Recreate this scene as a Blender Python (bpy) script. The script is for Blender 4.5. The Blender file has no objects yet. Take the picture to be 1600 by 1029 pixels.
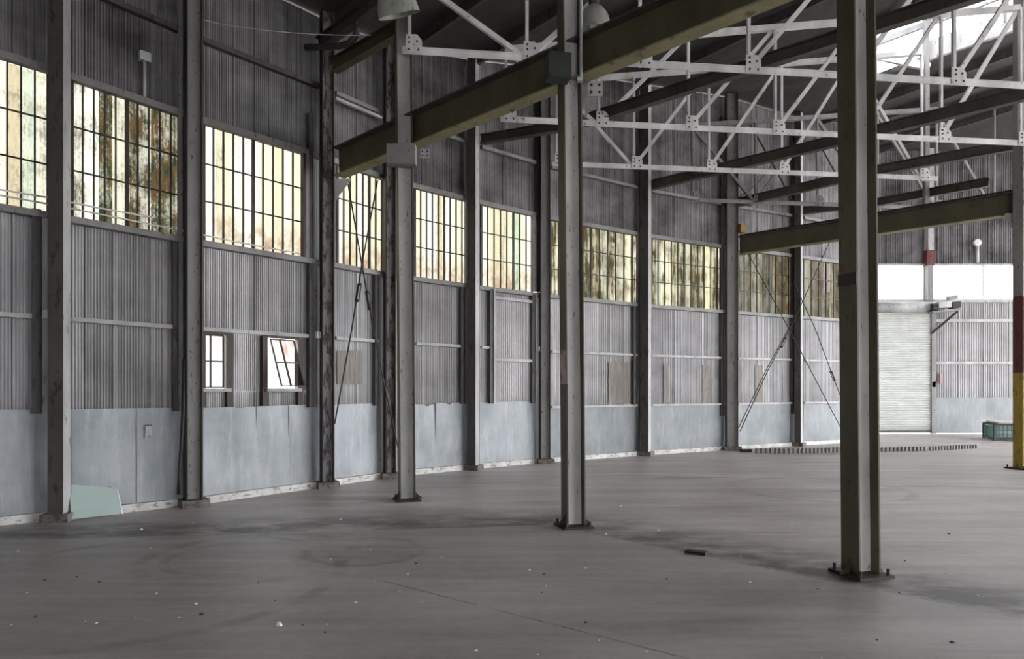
import bpy, math, random
from mathutils import Vector as V
random.seed(7)
S = bpy.context.scene
COL = S.collection
F, CX, HZ, E = 1035.0, 800.0, 607.0, 1.6

# ------------------------------------------------------------------ camera
cam = bpy.data.cameras.new('camera'); co = bpy.data.objects.new('camera', cam); COL.objects.link(co)
cam.sensor_fit = 'HORIZONTAL'; cam.sensor_width = 36; cam.lens = 36*F/1600; cam.shift_y = (HZ-514.5)/1600
cam.clip_end = 500
co.location = (0, 0, E); co.rotation_euler = (math.pi/2, 0, 0); S.camera = co
vs = S.view_settings
vs.view_transform = 'Standard'; vs.look = 'None'; vs.gamma = 1; vs.use_curve_mapping = False; vs.exposure = 0.0

def G(px, py, Z=0.0):                       # the point at height Z seen at a pixel of the photograph
    y = F*(Z-E)/(HZ-py); return V(((px-CX)/F*y, y, Z))
def D(px, py, y):                           # the point at distance y
    return V(((px-CX)/F*y, y, E+(HZ-py)/F*y))

# ------------------------------------------------------------------ mesh building
ORG = {}
UP = V((0, 0, 1))
class MB:
    def __init__(s): s.v=[]; s.f=[]; s.uv=[]; s.m=[]; s.mi=0
    def face(s, pts, uv=None):
        n=len(s.v); s.v += [V(p) for p in pts]; s.f.append(list(range(n, n+len(pts))))
        s.uv.append(uv or [(0,0)]*len(pts)); s.m.append(s.mi)
    def hexa(s, p):                          # 8 corners: bottom ring 0-3, top ring 4-7
        n=len(s.v); s.v += [V(q) for q in p]
        for q in ((3,2,1,0),(4,5,6,7),(0,1,5,4),(1,2,6,5),(2,3,7,6),(3,0,4,7)):
            s.f.append([n+i for i in q]); s.uv.append([(0,0)]*4); s.m.append(s.mi)
    def box(s, c, ax, ay, az):               # half vectors
        c=V(c); ax=V(ax); ay=V(ay); az=V(az)
        s.hexa([c-ax-ay-az, c+ax-ay-az, c+ax+ay-az, c-ax+ay-az, c-ax-ay+az, c+ax-ay+az, c+ax+ay+az, c-ax+ay+az]); return s
    def bar(s, p, q, w, h, up=UP, du=0.0, ds=0.0):   # w sideways, h along up
        p=V(p); q=V(q); d=(q-p).normalized(); sd=d.cross(V(up))
        if sd.length<1e-4: sd=d.cross(V((1,0,0)))
        sd.normalize(); u=sd.cross(d)
        o=u*du+sd*ds
        a=sd*(w/2); b=u*(h/2)
        s.hexa([p+o-a-b, p+o+a-b, q+o+a-b, q+o-a-b, p+o-a+b, p+o+a+b, q+o+a+b, q+o-a+b]); return s
    def ibeam(s, p, q, depth, w, tf=.016, tw=.012, up=UP):
        s.bar(p,q,w,tf,up,du=depth/2-tf/2); s.bar(p,q,w,tf,up,du=-depth/2+tf/2); s.bar(p,q,tw,depth-2*tf,up); return s
    def tube(s, pts, r, n=8):
        pts=[V(p) for p in pts]; rings=[]; base=len(s.v)
        for i,p in enumerate(pts):
            a=pts[max(0,i-1)]; b=pts[min(len(pts)-1,i+1)]; d=(b-a).normalized()
            x=d.cross(UP)
            if x.length<1e-3: x=d.cross(V((1,0,0)))
            x.normalize(); y=x.cross(d)
            for k in range(n):
                t=2*math.pi*k/n; s.v.append(p+x*r*math.cos(t)+y*r*math.sin(t))
        for i in range(len(pts)-1):
            for k in range(n):
                a=base+i*n+k; b=base+i*n+(k+1)%n
                s.f.append([a,b,b+n,a+n]); s.uv.append([(0,0)]*4); s.m.append(s.mi)
        s.f.append([base+k for k in range(n)][::-1]); s.uv.append([(0,0)]*n); s.m.append(s.mi)
        e=base+(len(pts)-1)*n
        s.f.append([e+k for k in range(n)]); s.uv.append([(0,0)]*n); s.m.append(s.mi); return s
    def lathe(s, c, prof, n=24, axis=UP):    # prof: (radius, height) along axis
        c=V(c); ax=V(axis).normalized(); x=ax.cross(V((0.3,1,0.1))).normalized(); y=ax.cross(x); base=len(s.v)
        for r,h in prof:
            for k in range(n):
                t=2*math.pi*k/n; s.v.append(c+ax*h+x*r*math.cos(t)+y*r*math.sin(t))
        for i in range(len(prof)-1):
            for k in range(n):
                a=base+i*n+k; b=base+i*n+(k+1)%n
                s.f.append([a,b,b+n,a+n]); s.uv.append([(0,0)]*4); s.m.append(s.mi)
        return s
    def prism(s, pts, thick):                # flat polygon with a thickness vector
        t=V(thick); n=len(pts); b=len(s.v)
        s.v += [V(p) for p in pts]+[V(p)+t for p in pts]
        s.f += [[b+i for i in range(n)][::-1], [b+n+i for i in range(n)]]+[[b+i,b+(i+1)%n,b+n+(i+1)%n,b+n+i] for i in range(n)]
        s.uv += [[(0,0)]*n]*2+[[(0,0)]*4]*n; s.m += [s.mi]*(n+2); return s
    def build(s, name, mat, parent=None, org=None, smooth=False, kind=None):
        if parent is not None: o=ORG[parent.name]
        elif org is not None: o=V(org)
        else:
            xs=[p.x for p in s.v]; ys=[p.y for p in s.v]; zs=[p.z for p in s.v]
            o=V(((min(xs)+max(xs))/2,(min(ys)+max(ys))/2,min(zs)))
        me=bpy.data.meshes.new(name); me.from_pydata([tuple(p-o) for p in s.v],[],s.f)
        ul=me.uv_layers.new(name='UVMap'); i=0
        for fu in s.uv:
            for u in fu: ul.data[i].uv=u; i+=1
        for m in (mat if isinstance(mat,(list,tuple)) else [mat]): me.materials.append(m)
        me.polygons.foreach_set('material_index', s.m)
        if smooth: me.polygons.foreach_set('use_smooth',[True]*len(me.polygons))
        me.update()
        ob=bpy.data.objects.new(name, me); COL.objects.link(ob)
        if parent is not None: ob.parent=parent
        else: ob.location=o
        ORG[ob.name]=o
        if kind: ob['kind']=kind
        return ob
def thing(name, label, cat, loc, group=None, kind=None):
    o=bpy.data.objects.new(name,None); COL.objects.link(o); o.location=V(loc); ORG[o.name]=V(loc); o.empty_display_size=.1
    if label: o['label']=label
    if cat: o['category']=cat
    if group: o['group']=group
    if kind: o['kind']=kind
    return o
def tag(o, label, cat, group=None, kind=None):
    o['label']=label; o['category']=cat
    if group: o['group']=group
    if kind: o['kind']=kind
    return o

# ------------------------------------------------------------------ materials
class NT:
    def __init__(s, name):
        s.mat=bpy.data.materials.new(name); s.mat.use_nodes=True; s.t=s.mat.node_tree
        s.b=s.t.nodes['Principled BSDF']; s.out=s.t.nodes['Material Output']
    def n(s, ty, **kw):
        nd=s.t.nodes.new(ty)
        for k,v in kw.items(): setattr(nd,k,v)
        return nd
    def put(s, sock, v):
        if hasattr(v,'is_linked') or isinstance(v,bpy.types.NodeSocket): s.t.links.new(v,sock)
        elif isinstance(v,(tuple,list)) and len(v)==3 and sock.type=='RGBA': sock.default_value=(*v,1)
        else: sock.default_value=v
    def uv(s): return s.n('ShaderNodeTexCoord').outputs['UV']
    def pos(s): return s.n('ShaderNodeNewGeometry').outputs['Position']
    def mp(s, vec, scale=(1,1,1), rot=(0,0,0), loc=(0,0,0)):
        m=s.n('ShaderNodeMapping'); s.put(m.inputs['Vector'],vec); m.inputs['Scale'].default_value=scale
        m.inputs['Rotation'].default_value=rot; m.inputs['Location'].default_value=loc; return m.outputs[0]
    def noise(s, vec, scale=1, detail=4, rough=.6, dist=0):
        m=s.n('ShaderNodeTexNoise'); s.put(m.inputs['Vector'],vec)
        m.inputs['Scale'].default_value=scale; m.inputs['Detail'].default_value=detail
        m.inputs['Roughness'].default_value=rough; m.inputs['Distortion'].default_value=dist; return m.outputs[0]
    def white(s, w):
        m=s.n('ShaderNodeTexWhiteNoise',noise_dimensions='1D'); s.put(m.inputs['W'],w); return m.outputs[0]
    def ramp(s, f, stops):
        r=s.n('ShaderNodeValToRGB'); s.put(r.inputs[0],f); e=r.color_ramp.elements
        while len(e)<len(stops): e.new(.5)
        for x,(p,c) in zip(e,stops):
            x.position=p; x.color=(*c,1) if isinstance(c,tuple) else (c,c,c,1)
        return r.outputs[0]
    def mix(s, f, a, b, mode='MIX'):
        m=s.n('ShaderNodeMix',data_type='RGBA',blend_type=mode); s.put(m.inputs[0],f); s.put(m.inputs[6],a); s.put(m.inputs[7],b); return m.outputs[2]
    def m(s, op, a, b=0.0, c=0.0):
        m=s.n('ShaderNodeMath',operation=op); s.put(m.inputs[0],a); s.put(m.inputs[1],b); s.put(m.inputs[2],c); return m.outputs[0]
    def xyz(s, v):
        m=s.n('ShaderNodeSeparateXYZ'); s.put(m.inputs[0],v); return m.outputs
    def sm(s, v, a, b):                      # smoothstep a..b
        m=s.n('ShaderNodeMapRange',interpolation_type='SMOOTHSTEP'); s.put(m.inputs[0],v)
        m.inputs[1].default_value=a; m.inputs[2].default_value=b; return m.outputs[0]
    def done(s, col, rough=.6, metal=0.0, bump=None, bs=.2, spec=.4):
        s.put(s.b.inputs['Base Color'],col); s.put(s.b.inputs['Roughness'],rough); s.put(s.b.inputs['Metallic'],metal)
        s.b.inputs['Specular IOR Level'].default_value=spec
        if bump is not None:
            b=s.n('ShaderNodeBump'); b.inputs['Strength'].default_value=bs; b.inputs['Distance'].default_value=.02
            s.put(b.inputs['Height'],bump); s.t.links.new(b.outputs[0],s.b.inputs['Normal'])
        return s.mat

def steel(name, col, rust=(.035,.018,.012), amt=.36, scale=(5,5,1.6), rough=.55, var=.25, metal=0.0):
    n=NT(name); p=n.pos(); q=n.mp(p,scale)
    a=n.noise(q,2.2,6,.65); b=n.noise(n.mp(p,(1.5,1.5,.6)),1.5,3)
    c=n.mix(n.ramp(b,[(.3,0.0),(.7,1.0)]), tuple(x*(1-var) for x in col), tuple(min(1,x*(1+var)) for x in col))
    fl=n.ramp(a,[(amt,1.0),(amt+.06,0.0)])
    g=n.noise(n.mp(p,(25,25,8)),2,3); fl=n.m('MULTIPLY',fl,n.ramp(g,[(.3,.35),(.6,1.0)]))
    return n.done(n.mix(fl,c,rust), rough, metal)

M={}
M['olive']=steel('olive_steel',(.085,.078,.05),(.03,.017,.011),.34,(9,9,3))
M['grey']=steel('weathered_grey_steel',(.25,.24,.235),(.05,.03,.022),.345,(11,11,4))
M['web']=steel('pale_web_paint',(.50,.49,.475),(.06,.04,.03),.33,(12,12,4))
M['worn']=steel('pinkish_worn_paint',(.42,.33,.32),(.16,.09,.08),.45,(12,12,3))
M['peel']=steel('peeling_grey_steel',(.23,.22,.21),(.03,.014,.01),.455,(7,7,1.6))
M['girder_lip']=steel('lit_yellow_flange',(.26,.235,.125),(.07,.05,.03),.36,(2.5,2.5,5))  # girder yellow lightened to paint in light caught by the flange
M['clad_patch']=steel('brown_patch_sheet',(.24,.215,.195),(.15,.12,.1),.45,(18,18,.8),.6)
M['dark']=steel('dark_steel',(.075,.07,.065),(.03,.018,.013),.38)
M['light']=steel('light_grey_steel',(.42,.41,.41),(.12,.09,.075),.34,(7,7,2))
M['truss']=steel('pale_truss_paint',(.74,.73,.725),(.2,.16,.15),.32,(4,4,4),.4)
M['beam']=steel('dull_dark_beam',(.085,.075,.068),(.04,.028,.02),.36,(3,3,3))
M['girder']=steel('yellowed_girder_paint',(.075,.069,.04),(.04,.028,.018),.33,(5,5,5))
M['rust']=steel('rusty_steel',(.04,.028,.022),(.025,.014,.01),.5)
M['black']=steel('black_iron',(.018,.017,.016),(.03,.02,.015),.36)
M['yellow']=steel('worn_yellow_paint',(.33,.24,.045),(.07,.045,.02),.37)
M['maroon']=steel('maroon_paint',(.12,.03,.03),(.04,.02,.015),.37)
M['greenbox']=steel('dark_green_paint',(.035,.045,.038),(.03,.02,.015),.36)
M['galv']=steel('galvanised_pipe',(.48,.49,.50),(.25,.2,.18),.3,(6,6,6),.4)
M['white']=steel('white_paint',(.75,.76,.75),(.4,.38,.34),.3,(5,5,5),.4)
M['brown']=steel('brown_window_wood',(.055,.036,.028),(.03,.02,.015),.4)
M['teal']=steel('teal_plastic',(.03,.16,.13),(.02,.08,.07),.35,(3,3,3),.4)
M['red']=steel('faded_red_paint',(.40,.25,.25),(.4,.25,.25),.35)
M['orange']=steel('orange_paint',(.27,.15,.04),(.1,.05,.03),.36)
M['board']=steel('pale_board',(.55,.52,.46),(.4,.36,.3),.35,(2,2,2),.7)
M['concrete_white']=steel('whitewashed_concrete',(.62,.61,.59),(.25,.22,.2),.40,(4,4,9),.8)
M['plinth']=steel('stained_concrete',(.17,.155,.145),(.07,.05,.045),.45,(6,6,6),.8)
M['chip']=steel('pale_chip',(.72,.70,.67),(.3,.28,.25),.35,(20,20,20),.8)
M['darkchip']=steel('dark_chip',(.05,.045,.04),(.03,.02,.02),.35,(20,20,20),.8)
M['roof']=steel('dark_roof_deck',(.055,.05,.05),(.045,.035,.033),.4,(.6,.6,.6),.7)
M['lampskin']=steel('grey_enamel',(.36,.37,.33),(.2,.17,.1),.36,(4,4,4),.35)
M['muntin']=steel('dark_muntin',(.045,.038,.03),(.03,.018,.012),.42,(5,5,2))

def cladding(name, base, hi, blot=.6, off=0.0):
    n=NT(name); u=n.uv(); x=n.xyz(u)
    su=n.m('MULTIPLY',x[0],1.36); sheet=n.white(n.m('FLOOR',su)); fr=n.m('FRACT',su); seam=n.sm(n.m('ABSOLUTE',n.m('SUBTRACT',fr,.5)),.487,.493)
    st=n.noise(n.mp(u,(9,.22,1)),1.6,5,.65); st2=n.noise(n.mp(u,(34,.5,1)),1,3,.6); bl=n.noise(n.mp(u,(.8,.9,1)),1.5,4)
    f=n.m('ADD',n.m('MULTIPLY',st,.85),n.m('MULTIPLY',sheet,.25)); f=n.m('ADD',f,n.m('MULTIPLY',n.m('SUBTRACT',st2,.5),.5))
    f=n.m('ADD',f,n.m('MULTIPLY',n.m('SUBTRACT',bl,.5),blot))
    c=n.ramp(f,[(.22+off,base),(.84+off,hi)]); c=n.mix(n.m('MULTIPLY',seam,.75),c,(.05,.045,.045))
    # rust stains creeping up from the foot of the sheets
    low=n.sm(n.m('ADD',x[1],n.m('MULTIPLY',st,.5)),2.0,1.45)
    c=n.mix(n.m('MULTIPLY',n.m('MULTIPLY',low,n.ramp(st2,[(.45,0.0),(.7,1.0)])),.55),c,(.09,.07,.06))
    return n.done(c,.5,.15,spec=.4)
M['clad']=cladding('weathered_corrugated_metal',(.20,.193,.197),(.62,.61,.62))
M['clad_upper']=cladding('shaded_weathered_corrugated_metal',(.06,.056,.058),(.31,.30,.31),1.3)  # darkened copy of the cladding, painting in shade on the upper wall
M['clad_back']=cladding('pale_corrugated_metal',(.27,.26,.265),(.58,.57,.58))

def dado(name,g):
    n=NT(name); u=n.uv(); x=n.xyz(u)
    a=n.noise(n.mp(u,(1.0,.7,1)),1.6,5,.6); b=n.noise(n.mp(u,(5,.8,1)),1.5,5,.7); c=n.noise(n.mp(u,(3,3,1)),3,6,.7)
    col=n.mix(n.ramp(a,[(.3,0.0),(.7,1.0)]),(.25,.275,.29),(.42,.44,.47))
    col=n.mix(n.m('MULTIPLY',n.ramp(b,[(.5,0.0),(.68,1.0)]),.5),col,(.52,.55,.56))
    dirt=n.sm(n.m('ADD',x[1],n.m('MULTIPLY',a,.6)),.75,.15)
    col=n.mix(n.m('MULTIPLY',dirt,.45),col,(.24,.235,.23))
    sp=n.ramp(c,[(.62,0.0),(.70,1.0)]); col=n.mix(n.m('MULTIPLY',sp,.5),col,(.2,.17,.16)); col=n.mix(1.0,col,(g,g,g),'MULTIPLY')
    return n.done(col,.5,0,bump=a,bs=.25)
M['dado']=dado('painted_flat_sheet',1.1); M['dado2']=dado('duller_painted_flat_sheet',.70)

GS=.60
def glass(name, panew, tints, dirt, A, streak, big_amt=.5, low=None, fu=30):
    """grimy translucent glazing: a coloured see-through film, varied pane by pane, streaked downwards and speckled"""
    n=NT(name); u=n.uv(); x=n.xyz(u)
    pane=n.white(n.m('FLOOR',n.m('DIVIDE',x[0],panew))); pane2=n.white(n.m('ADD',n.m('FLOOR',n.m('DIVIDE',x[0],panew)),31.7))
    tint=n.ramp(pane2,tints)
    st=n.noise(n.mp(u,(fu,.5,1)),1.5,5,.7); bl=n.noise(n.mp(u,(26,14,1)),1.3,6,.8); big=n.noise(n.mp(u,(2.2,1.5,1)),1.2,3)
    f=n.m('ADD',n.m('MULTIPLY',st,streak),n.m('MULTIPLY',bl,1-streak)); f=n.m('ADD',f,n.m('MULTIPLY',n.m('SUBTRACT',big,.5),big_amt))
    f=n.m('ADD',f,n.m('MULTIPLY',n.m('SUBTRACT',pane,.5),A))
    d=n.ramp(f,[(max(0,dirt-.13),0.0),(min(1,dirt+.13),1.0)])
    grime=n.ramp(n.noise(n.mp(u,(7,1.6,1)),1.6,5,.7),[(.32,(.004,.006,.005)),(.45,(.009,.011,.006)),(.55,(.028,.018,.009)),(.68,(.012,.006,.003))])
    c=n.mix(d,tint,grime)
    if low: c=n.mix(n.m('MULTIPLY',n.sm(x[1],.62,.12),n.ramp(n.noise(n.mp(u,(4,3,1)),1.5,4),[(.4,.1),(.62,.85)])),c,low)
    fine=n.noise(n.mp(u,(90,3,1)),2,3); c=n.mix(n.ramp(fine,[(.4,0.0),(.62,.55)]),c,n.mix(1.0,c,(.72,.62,.45),'MULTIPLY'))
    c=n.mix(1.0,c,(GS,GS,GS),'MULTIPLY')
    tr=n.n('ShaderNodeBsdfTransparent'); n.put(tr.inputs[0],c)
    n.done((.09,.085,.06),.35); mx=n.n('ShaderNodeMixShader'); mx.inputs[0].default_value=.06
    n.t.links.new(tr.outputs[0],mx.inputs[1]); n.t.links.new(n.b.outputs[0],mx.inputs[2]); n.t.links.new(mx.outputs[0],n.out.inputs[0])
    return n.mat
M['glass_grimy']=glass('grimy_glazing',.15,[(0.0,(.19,.195,.18)),(.4,(.18,.17,.135)),(.7,(.14,.16,.13)),(1.0,(.14,.11,.07))],.47,.36,.4,.75)
M['glass_cream']=glass('yellowed_glazing',.135,[(0.0,(.24,.237,.21)),(.5,(.205,.196,.155)),(.8,(.18,.166,.12)),(1.0,(.155,.135,.09))],.70,.22,.6,.35,(.085,.055,.038))
M['glass_striped']=glass('streaked_glazing',.16,[(0.0,(.22,.212,.165)),(.4,(.18,.17,.118)),(.7,(.145,.138,.092)),(1.0,(.11,.115,.095))],.49,.2,.85,.7,None,11)
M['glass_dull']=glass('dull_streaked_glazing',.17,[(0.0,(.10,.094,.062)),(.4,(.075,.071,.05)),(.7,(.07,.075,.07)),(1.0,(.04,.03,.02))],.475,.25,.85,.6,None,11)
def clear(name, col, stain=None):
    n=NT(name); c=col
    if stain:
        p=n.uv(); f=n.noise(n.mp(p,(2.2,1.2,1)),1.8,2); x=n.xyz(p)
        f=n.m('MULTIPLY',n.sm(x[1],.42,.85),n.ramp(f,[(.4,0.0),(.62,1.0)])); c=n.mix(f,col,stain)
    tr=n.n('ShaderNodeBsdfTransparent'); n.put(tr.inputs[0],c)
    gl=n.n('ShaderNodeBsdfGlossy'); gl.inputs[1].default_value=.1
    mx=n.n('ShaderNodeMixShader'); mx.inputs[0].default_value=.04
    n.t.links.new(tr.outputs[0],mx.inputs[1]); n.t.links.new(gl.outputs[0],mx.inputs[2]); n.t.links.new(mx.outputs[0],n.out.inputs[0])
    return n.mat
M['clear']=clear('clear_glazing',(.36,.365,.375))
M['monitor_clear']=clear('lantern_glazing',(.96,.97,1))
M['pink']=clear('pink_stained_glazing',(.115,.109,.105),(.085,.046,.034))
M['red_pane']=clear('red_tinted_glazing',(.40,.06,.04)); M['teal_pane']=clear('teal_tinted_glazing',(.72,.95,.9)); M['milky_pane']=clear('milky_glazing',(.9,1,.97))
def greensheet():
    n=NT('pale_green_acrylic'); n.done((.50,.60,.57),.12,0,spec=.6); n.b.inputs['Alpha'].default_value=.82; return n.mat
M['acrylic']=greensheet()
def slat():
    n=NT('white_door_slat'); p=n.pos(); a=n.noise(n.mp(p,(1,1,3)),1.5,4)
    return n.done(n.ramp(a,[(.3,(.46,.47,.445)),(.7,(.60,.61,.585))]),.45)
M['slat']=slat()

TA=math.radians(6.7)
def floor_mat():
    n=NT('worn_concrete'); p=n.pos(); x=n.xyz(p)
    st=n.noise(n.mp(p,(.25,2.3,1),(0,0,-TA-.05)),1.3,7,.66,.35)
    bl=n.noise(n.mp(p,(.5,.8,1)),.9,4,.55); fine=n.noise(p,9,5,.7); mid=n.noise(n.mp(p,(.9,1.6,1),(0,0,-TA)),1.6,5,.65)
    f=n.m('ADD',n.m('MULTIPLY',st,.52),n.m('MULTIPLY',bl,.33)); f=n.m('ADD',f,n.m('MULTIPLY',fine,.15))
    c=n.ramp(f,[(.36,(.26,.235,.223)),(.5,(.41,.378,.365)),(.62,(.54,.51,.495))])
    # front slab: bounded by the joint along the row of columns and by the joint in front of the wall
    def line(a,b):
        dx,dy=b[0]-a[0],b[1]-a[1]; L=math.hypot(dx,dy); nx,ny=dy/L,-dx/L
        return n.m('ADD',n.m('ADD',n.m('MULTIPLY',x[0],nx),n.m('MULTIPLY',x[1],ny)),-(nx*a[0]+ny*a[1]))
    wob=n.m('MULTIPLY',n.m('SUBTRACT',mid,.5),.22)
    d1=n.m('ADD',line((-5.45,6.95),(-.6,7.6)),wob); d2=n.m('ADD',line((.6,7.62),(3.58,4.60)),n.m('MULTIPLY',wob,.35))
    ins=n.m('MINIMUM',d1,d2)
    c=n.mix(n.sm(ins,-.02,.02),n.mix(1.0,c,(1.12,1.1,1.09),'MULTIPLY'),n.mix(1.0,c,(.86,.85,.845),'MULTIPLY'))  # near slab darker and floor beyond lighter, painting in the light's falloff
    out=n.m('MULTIPLY',ins,-1.0)
    band=n.m('MULTIPLY',n.sm(out,-.02,.05),n.sm(out,1.5,.25))
    stain=n.m('MULTIPLY',band,n.ramp(mid,[(.34,.12),(.58,1.0)]))
    c=n.mix(n.m('MULTIPLY',stain,.86),c,(.06,.05,.047))
    # scattered dark oily patches further in
    oil=n.ramp(n.noise(n.mp(p,(.22,1.1,1),(0,0,-TA)),1.1,5,.6,.3),[(.58,0.0),(.68,1.0)])
    c=n.mix(n.m('MULTIPLY',n.m('MULTIPLY',oil,n.sm(x[1],5.5,8.5)),.5),c,(.075,.064,.06))
    # tyre skid rings
    for cx,cy,r,w in ((-2.62,6.3,.62,.07),(-2.5,6.35,.95,.10),(-1.45,6.55,.55,.08),(4.9,10.6,1.3,.12),(-3.1,5.6,1.6,.09)):
        dd=n.m('SQRT',n.m('ADD',n.m('POWER',n.m('SUBTRACT',x[0],cx),2.0),n.m('POWER',n.m('SUBTRACT',x[1],cy),2.0)))
        ring=n.sm(n.m('ABSOLUTE',n.m('SUBTRACT',dd,r)),w,w*.3)
        c=n.mix(n.m('MULTIPLY',n.m('MULTIPLY',ring,n.ramp(mid,[(.42,0.0),(.6,1.0)])),.33),c,(.07,.062,.058))
    # joint / crack lines
    for a,b,w in (((-1.13,5.56),(.83,4.09),.012),((.6,7.62),(3.58,4.60),.018)):
        msk=n.sm(x[0],a[0]-.25,a[0]+.15); l=n.m('ABSOLUTE',n.m('ADD',line(a,b),n.m('MULTIPLY',n.m('SUBTRACT',fine,.5),.03)))
        c=n.mix(n.m('MULTIPLY',n.sm(l,w,w*.4),n.m('MULTIPLY',n.m('MULTIPLY',n.ramp(mid,[(.35,0.0),(.55,1.0)]),msk),.7)),c,(.05,.043,.04))
    sp=n.ramp(n.noise(p,30,2,.5),[(.70,0.0),(.76,.6)]); c=n.mix(n.m('MULTIPLY',sp,.25),c,(.3,.29,.28))
    return n.done(c,n.ramp(st,[(.3,.40),(.7,.55)]),0,bump=n.m('ADD',n.m('MULTIPLY',st,.6),n.m('MULTIPLY',fine,.3)),bs=.10,spec=.5)
M['floor']=floor_mat()
def ground_mat():
    n=NT('yard_ground'); a=n.noise(n.pos(),.6,4); return n.done(n.ramp(a,[(.3,(.38,.37,.35)),(.7,(.5,.49,.46))]),.9)
M['ground']=ground_mat()

# ------------------------------------------------------------------ plan of the curved left wall
#        px     sill  dist  eave
NODES=[(-420,247,6.1,7.6),(-60,309,7.62,7.6),(92,335,8.22,7.6),(303,374,9.22,7.6),(511,409,11.0,7.7),(609,427,12.15,7.9),(741,445.5,13.35,8.2),
       (850,459,14.5,8.6),(1008,475,16.15,9.0),(1141,485.5,17.55,9.3),(1247,493,18.85,9.3),(1349,501,20.25,9.6)]
WP=[V(((p-CX)/F*y,y)) for p,s,y,e in NODES]
WK=[(HZ-s)*y/F/2.09 for p,s,y,e in NODES]
ARC=[0.0]
for i in range(1,len(WP)): ARC.append(ARC[-1]+(WP[i]-WP[i-1]).length)
def seg(px):
    for i in range(len(NODES)-1):
        if px<=NODES[i+1][0]: return i
    return len(NODES)-2
def wl(px, off=0.0, sg=None):
    """plan point on the left wall (pushed off into the hall) behind a pixel column; returns point, arc, inward normal, height factor"""
    i=seg(px) if sg is None else sg
    a,b=WP[i],WP[i+1]; d=(b-a).normalized(); nrm=V((d.y,-d.x)); a2=a+nrm*off
    k=(px-CX)/F                               # solve a2+t*d on x=k*y
    t=(k*a2.y-a2.x)/(d.x-k*d.y)
    p=a2+d*t; L=(b-a).length; f=max(-.2,min(1.2,t/L))
    return p, ARC[i]+t, nrm, WK[i]+(WK[i+1]-WK[i])*f, d
def wz(px, h, k=None):                       # nominal height to the height at this place along the wall
    kk=wl(px)[3] if k is None else k
    return E+(h-E)*kk if h>E else h
def W3(px, h, off=0.0, sg=None, raw=False):
    p,s,n,k,d=wl(px,off,sg); return V((p.x,p.y,h if raw else wz(px,h,k)))
def Wpix(px, py, off=0.0, sg=None):          # point on the (offset) wall seen at a pixel
    p,s,n,k,d=wl(px,off,sg); return V((p.x,p.y,E+(HZ-py)/F*p.y))
SILL,HEAD=3.69,5.33

def corrugated(mb, px0, px1, h0, h1, pitch, amp=.008, off=0.0, top=None):
    """corrugated sheeting between two pixel columns, split at the wall's bends"""
    cuts=[px0]+[p for p,_,_,_ in NODES if px0<p<px1]+[px1]
    for a,b in zip(cuts,cuts[1:]):
        sg=seg((a+b)/2); A,sa,n,ka,d=wl(a,off,sg); B,sb,_,kb,_=wl(b,off,sg); L=(B-A).length
        m=max(2,int(round(L/pitch)))*6; prev=None
        for i in range(m+1):
            t=i/m; s=sa+(sb-sa)*t; ph=(i%6)/6*2*math.pi
            o=amp*max(-1,min(1,1.5*math.sin(ph)))
            if (i//6)%17==0: o+=.010
            P=A+(B-A)*t+n*o; k=ka+(kb-ka)*t
            za=wz(0,h0,k); zb=wz(0,h1,k) if top is None else top[0]+(top[1]-top[0])*t
            q=(V((P.x,P.y,za)),V((P.x,P.y,zb)),s)
            if prev: mb.face([prev[0],q[0],q[1],prev[1]],[(prev[2],prev[0].z),(s,za),(s,zb),(prev[2],prev[1].z)])
            prev=q

def eave(px):
    i=seg(px); a,b=NODES[i],NODES[i+1]; t=(px-a[0])/(b[0]-a[0]); return a[3]+(b[3]-a[3])*t

wall=thing('wall_left',None,None,(WP[2].x,WP[2].y,0),kind='structure')
BAYS=[(-420,-60),(-60,92),(92,303),(303,511),(511,609),(609,741),(741,850),(850,1008),(1008,1141),(1141,1247),(1247,1349)]
PITCH=[.045,.036,.034,.034,.036,.04,.042,.055,.055,.06,.06]
for bi,(a,b) in enumerate(BAYS):
    pt=PITCH[bi]
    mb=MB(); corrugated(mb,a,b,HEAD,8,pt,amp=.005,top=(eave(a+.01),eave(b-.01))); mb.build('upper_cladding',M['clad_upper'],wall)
    dz=.05
    mb=MB()
    if a==303:
        corrugated(mb,a,b,2.42,SILL,pt); corrugated(mb,a,b,.05,1.56,pt)
        corrugated(mb,358,414,1.56,2.42,pt); corrugated(mb,468,b,1.56,2.42,pt); corrugated(mb,a,314,1.56,2.42,pt)
    else: corrugated(mb,a,b,dz,SILL,pt)
    mb.build('lower_cladding',M['clad'],wall)
# strips of cladding between the glazed openings
for a,b in ((76,112),(284,318),(474,527),(597,648),(731,752),(838,860),(1000,1018),(1131,1153),(1242,1256)):
    mb=MB(); corrugated(mb,a,b,SILL,HEAD,.05); mb.build('cladding_strip',M['clad'],wall)
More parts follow.
